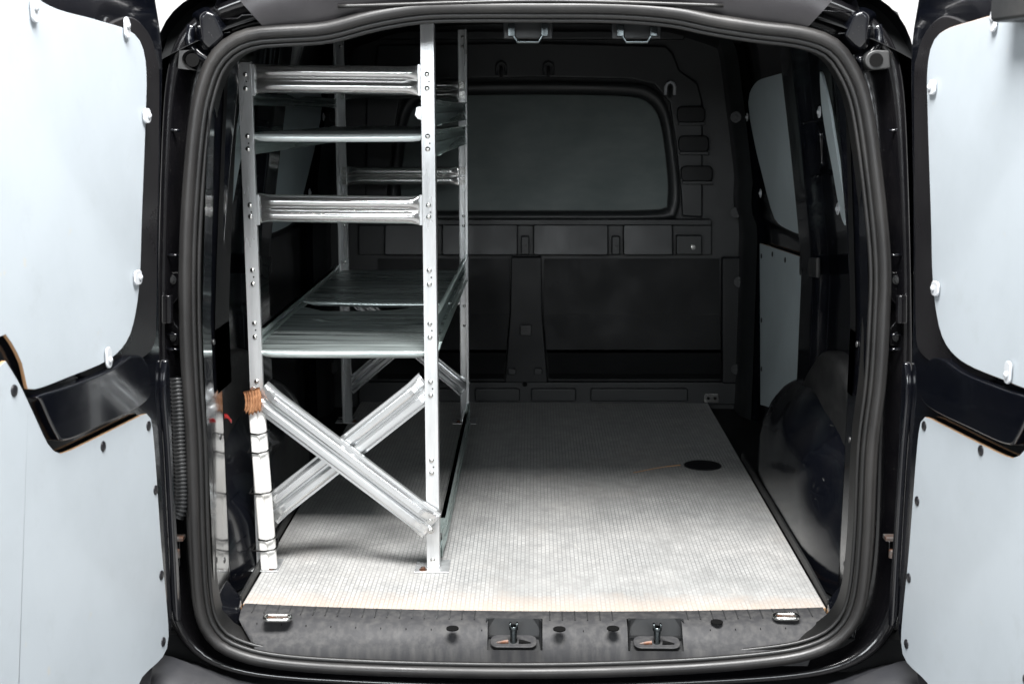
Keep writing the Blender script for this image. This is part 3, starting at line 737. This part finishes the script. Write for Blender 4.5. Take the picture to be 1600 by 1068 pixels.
for s in (-1, 1):
    side = 'left' if s < 0 else 'right'
    sc = [Vector((u, z, 0)) for u, z in door_out]
    bm = bmesh.new(); prism(bm, [dpt(p.x, p.y, 0, s) for p in crom(sc, 120)], (dpt(0, 0, -.055, s)-dpt(0, 0, 0, s)))
    dr = link('rear_door', bm, M['paint'], van, bevel=.012, seg=4, label='open %s rear door with pale board panels' % side)
    # raised inner pressing: border frame on the door
    def dpanel(name, ol, off, th, mts, bevel, n=110, label=None, side_mi=None):
        bm = bmesh.new(); pts = crom([Vector((u, z, 0)) for u, z in ol], n) if n else [Vector((u, z, 0)) for u, z in ol]
        prism(bm, [dpt(p.x, p.y, off, s) for p in pts], (dpt(0, 0, off-th, s)-dpt(0, 0, off, s)), side_mi)
        return link(name, bm, mts, dr, bevel=bevel, seg=3, label=label)
    # satin jamb face of the door
    jf = D([(P,250,200),(P,246,340),(P,244,500),(P,247,560),(P,225,600),(P,150,640),(P,95,662),(P,62,625),(P,46,560),(P,10,520)])
    wp = dpanel('window_board', win, .012, .006, [M['ply'], M['ply_edge']], .001, label='pale board over the door window', side_mi=1)
    lb = dpanel('lower_board', low, .0125, .006, [M['ply'], M['ply_edge']], .001, label='pale board screwed on the lower door', side_mi=1)
    # moulded rail between the boards
    rail = D([(P,240,590),(P,236,620),(P,215,640),(P,160,664),(P,105,690),(P,90,684),(P,72,640),(P,52,600),(P,60,612),(P,110,598),(P,170,574),(P,205,552)])
    rail = D([(P,226,560),(P,236,600),(P,226,630),(P,160,664),(P,104,688),(P,88,676),(P,66,628),(P,62,618),(P,112,602),(P,172,578),(P,205,556)], .02)
    dpanel('door_rail', rail, .020, .022, M['rail_paint'], .014, 80)
    up = D([(P,250,130),(P,247,340),(P,245,500),(P,241,540),(P,222,560),(P,190,575),(P,150,585),(P,120,560),(P,150,300),(P,180,120),(P,150,60),(P,200,26),(P,232,50),(P,246,90)], .005)
    dpanel('door_frame_pressing', up, .005, .007, M['satin'], .003, 100)
    dpanel('hinge_side_channel', D([(P,256,560),(P,262,700),(P,270,850),(P,276,960),(P,270,962),(P,264,850),(P,256,700),(P,249,600)]), .010, .012, M['paint'], .004, 60)
    # clips
    for px, py, ax in ((233, 181, 0), (219, 433, 0), (200, 40, 1), (172, 562, 1), (56, 12, 1)) if s < 0 else ((225, 137, 0), (218, 447, 0), (130, 30, 1), (105, 580, 1)):
        u, z = duv(px, py, .018); bm = bmesh.new()
        prism(bm, [dpt(u+a, z+b, .018, s) for a, b in (rrect(-.009, -.012, .017, .012, .0085) if not ax else rrect(-.009, -.020 if py < 100 else -.013, .009, .013 if py < 100 else .020, .0085))], (dpt(0, 0, -.004, s)-dpt(0, 0, 0, s)))
        dome(bm, dpt(u, z, .018, s), dpt(0, 0, 1, s)-dpt(0, 0, 0, s), .0055, .004)
        link('board_clip', bm, M['clip'], dr, bevel=.0015)
    scr = ((22, 610), (161, 697), (232, 665), (243, 765), (252, 898), (255, 1002)) if s < 0 else ((230, 660), (143, 697), (240, 776), (252, 895), (255, 997), (72, 1050))
    for px, py in scr:
        u, z = duv(px, py, .0125); bm = bmesh.new(); dome(bm, dpt(u, z, .0125, s), dpt(0, 0, 1, s)-dpt(0, 0, 0, s), .0085, .003, 18); link('screw', bm, M['screw'], dr, smooth=True)
    if s > 0:
        u, z = duv(45, 8); bm = bmesh.new()
        prism(bm, [dpt(u+a, z+b, .055, s) for a, b in rrect(-.055, -.022, .14, .07, .01)], (dpt(0, 0, -.045, s)-dpt(0, 0, 0, s)))
        link('wiper_motor_cover', bm, M['trim'], dr, bevel=.006, seg=3, label='dark grey box at the top of the right door')

# ============================================================ THE SHELVING RACK
XL, XR, YF, YB = -.566, -.209, .225, 1.478
rack = empty('shelving_rack', ((XL+XR)/2, (YF+YB)/2, 0), 'tall galvanised steel shelving rack standing on the left of the van floor', 'shelving rack')
PW, PD, TH = .0265, .034, .0018
rivet = None
def upright(x, y, ztop, s, f):       # s: -1 left / +1 right (side flange outward), f: -1 front / +1 back
    bm = bmesh.new()
    a = PW/2
    # folded channel: front face, side flange and small return lips
    pr = [(-a, 0), (a, 0), (a, PD), (a-.007, PD), (a-.007, PD-TH), (a-TH, PD-TH), (a-TH, TH), (-a+TH, TH), (-a+TH, .012), (-a, .012)]
    if s < 0: pr = [(-p, q) for p, q in pr]
    if f > 0: pr = [(p, -q) for p, q in pr]
    lo = [bm.verts.new((x+p, y+q, .004)) for p, q in pr]; hi = [bm.verts.new((x+p, y+q, ztop)) for p, q in pr]; n = len(pr)
    for i in range(n): bm.faces.new((lo[i], lo[(i+1) % n], hi[(i+1) % n], hi[i]))
    bm.faces.new(lo); bm.faces.new(hi)
    return link('upright', bm, M['galv'], rack, bevel=.0006)
UP = {}
for s, x in ((-1, XL), (1, XR)):
    for f, y in ((-1, YF), (1, YB)):
        zt = {(-1, -1): 1.035, (1, -1): 1.108, (-1, 1): 1.15, (1, 1): 1.165}[(s, f)]
        UP[(s, f)] = upright(x, y, zt, s, f)
rv = None
def rivet_on(x, y, z, par):
    global rv
    if rv is None:
        bm = bmesh.new(); dome(bm, (x, y, z), (0, -1, 0), .0052, .0028, 12); rv = link('rivet', bm, M['steel'], par, smooth=True, origin=(x, y, z))
    else: dup(rv, (x, y, z), par)
for (s, f), u in UP.items():
    x = XL if s < 0 else XR; y = (YF-.0003) if f < 0 else (YB-.0003)
    zz = [1.012, .985, .893, .868, .758, .735, .628, .600, .520, .492, .400, .372, .235, .208, .02] if f < 0 else [1.145, 1.118, .758, .735, .628, .60, .492, .465, .36, .30]
    for z in zz:
        if z < 1.03 or f > 0: rivet_on(x-.001*s, y, z, u)
    for z in zz[::2]:                       # small locating holes between rivet pairs
        if z < .1: continue
        bm = bmesh.new(); cyl(bm, (x+.003, y-.0001, z-.014), (0, -1, 0), .0016, .0004, 8); link('slot_hole', bm, M['hole'], u)
# feet
for s, x in ((-1, XL), (1, XR)):
    for y in (YF, YB):
        bm = bmesh.new(); bx(bm, (x-.038, y-.024, .0005), (x+.034, y+.05, .0030)); ft = link('foot_plate', bm, M['galv'], rack, bevel=.0008)
        bm = bmesh.new(); cyl(bm, (x-.020*s, y-.012, .003), (0, 0, 1), .0085, .0015, 18); cyl(bm, (x-.020*s, y-.012, .0045), (0, 0, 1), .0055, .005, 6); link('bolt', bm, M['rust'], ft, bevel=.0006)
# cross beams (pressed section with three ridges)
def ridge_prof(h, dep=.009, n=28, mirror=1):
    out = []
    for i in range(n):
        t = i/(n-1); z = -h/2+h*t
        d = dep*(abs(math.sin(t*math.pi*2.0))**.75) if .02 < t < .98 else 0
        out.append((d*mirror, z))
    return out
def beam(name, p0, p1, h, mt, par=rack, dep=.010, out=(0, -1, 0), fade=.10, ends=True, wob=.0, fold=False):
    p0, p1, out = Vector(p0), Vector(p1), Vector(out).normalized()
    d = (p1-p0); L = d.length; d.normalize(); u = out.cross(d).normalized()
    if u.z < 0: u = -u
    ts = [0, .012, .03, .05, .07, .09, .11]+lin(.15, .85, 12)+[.89, .91, .93, .95, .97, .988, 1]
    bm = bmesh.new(); pf = [(dep*b_, h*(a_-.5)) for a_, b_ in ((0, .0), (.08, 0), (.15, .95), (.19, 1), (.36, 1), (.40, .9), (.46, .12), (.54, .12), (.60, .9), (.64, 1), (.81, 1), (.85, .95), (.92, 0), (1, 0))] if fold else ridge_prof(h, dep); g = []
    for t in ts:
        k = sst(.0, .085, t)*sst(.0, .085, 1-t)
        row = []
        for dd, z in pf:
            zz = z*(1+.10*(1-k) if abs(z) > .0 else 1); 
            row.append(bm.verts.new(p0+d*L*t+u*(zz+wob*math.sin(t*math.pi))+out*(dd*(.12+.88*k)+.002)))
        # returned lips
        row.insert(0, bm.verts.new(row[0].co-out*.010)); row.append(bm.verts.new(row[-1].co-out*.010)); g.append(row)
    for A, B in zip(g, g[1:]):
        for i in range(len(A)-1): bm.faces.new((A[i], A[i+1], B[i+1], B[i]))
    if not fold: bmesh.ops.solidify(bm, geom=bm.faces, thickness=.0012)
    o = link(name, bm, M[mt], par, smooth=not fold)
    if fold: sm = o.modifiers.new('thick', 'SOLIDIFY'); sm.thickness = .0012; sm.offset = 0
    return o
yf = YF-.001
xi0, xi1 = XL+PW/2-.002, XR-PW/2+.002
for z in (1.000, .747):
    b = beam('cross_beam', (xi0, yf+.010, z+.004), (xi1, yf+.010, z-.000), .054, 'galv_beam')
    for x in (xi0+.002, xi1-.008):                # clip tab at each end
        bm = bmesh.new(); bx(bm, (x, yf+.002, z-.029), (x+.006, yf+.006, z+.031)); link('end_tab', bm, M['galv'], b, bevel=.0008)
for z in (.995, .747):
    b = beam('cross_beam', (xi0, YB-.006, z), (xi1, YB-.006, z), .052, 'galv_beam')
    for x in (xi1-.006,):
        for dz in (-.014, .014):
            bm = bmesh.new(); bx(bm, (x+.006, YB-.0065, z+dz-.011), (x+.028, YB-.0035, z+dz+.011)); cyl(bm, (x+.016, YB-.0065, z+dz), (0, -1, 0), .0055, .004, 10)
            link('end_tab', bm, M['steel'], b, bevel=.0008)
    for dz in (-.014, .014):
        bm = bmesh.new(); bx(bm, (xi0-.012, YB-.0065, z+dz-.011), (xi0+.008, YB-.0035, z+dz+.011)); cyl(bm, (xi0-.002, YB-.0065, z+dz), (0, -1, 0), .0055, .004, 10); link('end_tab', bm, M['steel'], b, bevel=.0008)
# long side rails
for (x, z0, z1, h, mt, o_) in ((XR+.012, .938, .934, .046, 'galv_side', -1), (XR+.012, .880, .868, .048, 'galv_side', -1), (XR+.006, .495, .480, .070, 'galv_side', -1), (XR+.014, .040, .040, .050, 'galv_side', 1),
                               (XL-.010, .966, .958, .026, 'galv_side', 1), (XL-.010, .876, .868, .044, 'galv_side', 1), (XL-.012, .470, .47, .030, 'galv_side', 1)):
    beam('side_rail', (x, YF+.035, z0), (x, YB-.035, z1), h, mt, out=(o_, 0, 0), dep=.006)
# shelves: pressed trays with fine ridges across
def shelf(name, x0, x1, y0, y1, z0, z1, n, sag=.0, lip=.014, mt='galv_shelf', dents=(), label=None, amp=.0011):
    bm = bmesh.new(); us = lin(0, 1, 30); vs = lin(0, 1, n)
    def fn(u, v):
        x = x0+(x1-x0)*u; y = y0+(y1-y0)*v; z = z0+(z1-z0)*v+amp*math.sin(v*(n-1)*math.pi/2)
        z -= sag*math.sin(math.pi*u)*(.4+.6*math.sin(math.pi*v))
        z += .0007*math.sin(x*11+y*17)+.0006*math.sin(y*33-x*12)
        for (a, b_, r, d) in dents: z -= d*math.exp(-(((x-a)/r)**2+((y-b_)/(r*.6))**2))
        return Vector((x, y, z))
    g = grid(bm, fn, us, vs)
    # folded front and rear lips
    for j, sg in ((0, -1), (len(vs)-1, 1)):
        prev = [g[i][j] for i in range(len(us))]
        for k, (dy, dz) in enumerate(((.0035, -.002), (.004, -lip), (-.006, -lip-.003))):
            cur = []
            for i, v in enumerate([g[i][j] for i in range(len(us))]):
                tpr = min(1, min(i, len(us)-1-i)/3+.25)
                cur.append(bm.verts.new(v.co+Vector((0, sg*dy, dz*tpr))))
            for i in range(len(us)-1): bm.faces.new((prev[i], prev[i+1], cur[i+1], cur[i]))
            prev = cur
    return link(name, bm, M[mt], rack, smooth=True, label=label)
sx0, sx1 = XL-.004, XR+.006
shelf('shelf', sx0, sx1, YF+.012, .79, .462, .468, 121, .0015, .013, dents=((-.47, .60, .03, .010), (-.475, .79, .08, .020), (-.38, .79, .08, .010), (-.30, .55, .05, .003)), label='ridged front panel of the middle shelf, bent at its far edge')
shelf('shelf', sx0, sx1, .80, YB-.02, .476, .470, 141, .003, .010, dents=((-.40, .84, .05, .004),), label='ridged rear panel of the middle shelf')
shelf('shelf', sx0, sx1, YF+.012, YB-.02, .897, .890, 121, .002, .012, mt='galv_top', label='thin upper shelf at eye level')
# bent tab hanging behind the front right post
bm = bmesh.new(); c = atY(655, 177, YF+.04); prism(bm, [c+Vector(q) for q in ((-.006, 0, .012), (.006, 0, .014), (.012, 0, .002), (.006, 0, -.014), (-.003, 0, -.012), (-.009, 0, -.004))], (0, .003, 0)); link('bent_tab', bm, M['galv'], rack, bevel=.001)
# cross braces
def brace(a, b, y, mt='galv_brace', h=.058, dep=.012):
    if a[0] > b[0]: a, b = b, a
    o = beam('cross_brace', (a[0], y, a[1]), (b[0], y, b[1]), h, mt, dep=dep, fold=True)
    ang = math.atan2(b[1]-a[1], b[0]-a[0])
    o.data.transform(Matrix.Rotation(ang, 4, 'Y')); o.rotation_euler = (0, -ang, 0)
    return o
brace((XR-.006, .390), (XL+.012, .118), YF+.013, h=.057)
brace((XL+.006, .376), (XR-.001, .100), YF-.013, h=.058)
brace((XR-.0, .105), (XL+.01, .40), YB-.010, h=.045); brace((XL+.0, .105), (XR-.01, .40), YB+.010, h=.045)
for x, z in ((XL-.002, .385), (XR-.003, .112), (XR-.003, .090)):
    bm = bmesh.new(); cyl(bm, (x, YF-.016, z), (0, -1, 0), .0075, .002, 16); cyl(bm, (x, YF-.018, z), (0, -1, 0), .0045, .004, 6); link('bolt', bm, M['steel'], rack, bevel=.0005)

# ============================================================ white trunking strapped to the front left post
tr = empty('trunking_bundle', (XL+.010, YF-.016, .01), 'two white plastic trunking lengths strapped upright to the front left rack post', 'trunking')
zt = .362
for dx, dy, zb in ((-.004, 0, .004), (.012, .004, .006)):
    bm = bmesh.new(); px_ = XL+.006+dx-.004*1
    for k in (0,):
        pr = rrect(-.0085, -.008, .0085, .008, .005, 4)
        lo = [bm.verts.new((px_+a+.010, YF-.016+dy+b_, zb)) for a, b_ in pr]; hi = [bm.verts.new((px_+a-.004, YF-.016+dy+b_, zt-(0 if dx < 0 else .006))) for a, b_ in pr]; n = len(pr)
        for i in range(n): bm.faces.new((lo[i], lo[(i+1) % n], hi[(i+1) % n], hi[i]))
        bm.faces.new(lo); bm.faces.new(hi)
    link('trunking_length', bm, M['conduit'], tr, bevel=.0008)
# loop ties: round the trunking and the post
for py in (675, 704, 768, 840, 857):
    c = atY(410, py, YF-.02); z = c.z; xo = .010*(1-z/zt)-.004*(z/zt)
    bm = bmesh.new(); wdt = random.uniform(-.003, .003)
    x0, x1 = XL-.0165, XL+.0262+xo-.001
    if py not in (704, 768, 857): x0 = XL-.008+xo
    pts = [(x0, YF-.0262, z-.0015), ((x0+x1)/2, YF-.0268, z-.003+wdt*.3), (x1-.003, YF-.0255, z+.001), (x1, YF-.018, z+.002), (x1-.001, YF+.002, z+.002), (x1-.008, YF+.0375, z+.001), (x0+.002, YF+.0385, z), (x0-.001, YF+.005, z)]
    tube(bm, [Vector(p) for p in pts], .0019, 8, closed=True)
    o = link('cable_tie', bm, M['tie'], tr, smooth=True)
# brown crumpled tape wrapped at the brace end
bm = bmesh.new(); c0 = Vector((XL-.012, YF-.024, .368)); 
us = lin(0, 1, 26); vs = lin(0, 1, 10)
grid(bm, lambda u, v: c0+Vector((-.010+.034*u+.004*math.sin(v*3), -.004*math.sin(u*math.pi)-.0045*abs(math.sin(u*19+v*2))-.001*math.sin(v*20), .016-.046*v+.010*u*(1-v)+.012*v*abs(u-.45)+.003*math.sin(u*31)*v)), us, vs)
bmesh.ops.solidify(bm, geom=bm.faces, thickness=.001)
o = link('tape', bm, M['tape'], None, smooth=True); tag(o, 'crumpled orange brown tape stuck on the front left rack post', 'tape')
# thin brown twig on the floor
bm = bmesh.new(); a, b = atZ(990, 738, .0025), atZ(1063, 726, .0025); a2 = atZ(1030, 730, .0025)
tube(bm, crom([a, a2, b], 14, False), [.0010]*10+[.0014]*3+[.0022], 6); o = link('twig', bm, M['ply_edge'], None, smooth=True); tag(o, 'thin brown twig lying on the floor board near the round cap', 'twig')
# red tag at the left pillar
bm = bmesh.new(); c = Vector((-.583, .02, .372)); grid(bm, lambda u, v: c+Vector((.006*math.sin(u*3), .05*u, -.022*u+.010*v*(1-u*.4)+.003*math.sin(u*9))), lin(0, 1, 10), lin(0, 1, 4))
bmesh.ops.solidify(bm, geom=bm.faces, thickness=.001)
o = link('red_strip', bm, M['red'], van, smooth=True, label='small red plastic strip on the left pillar')
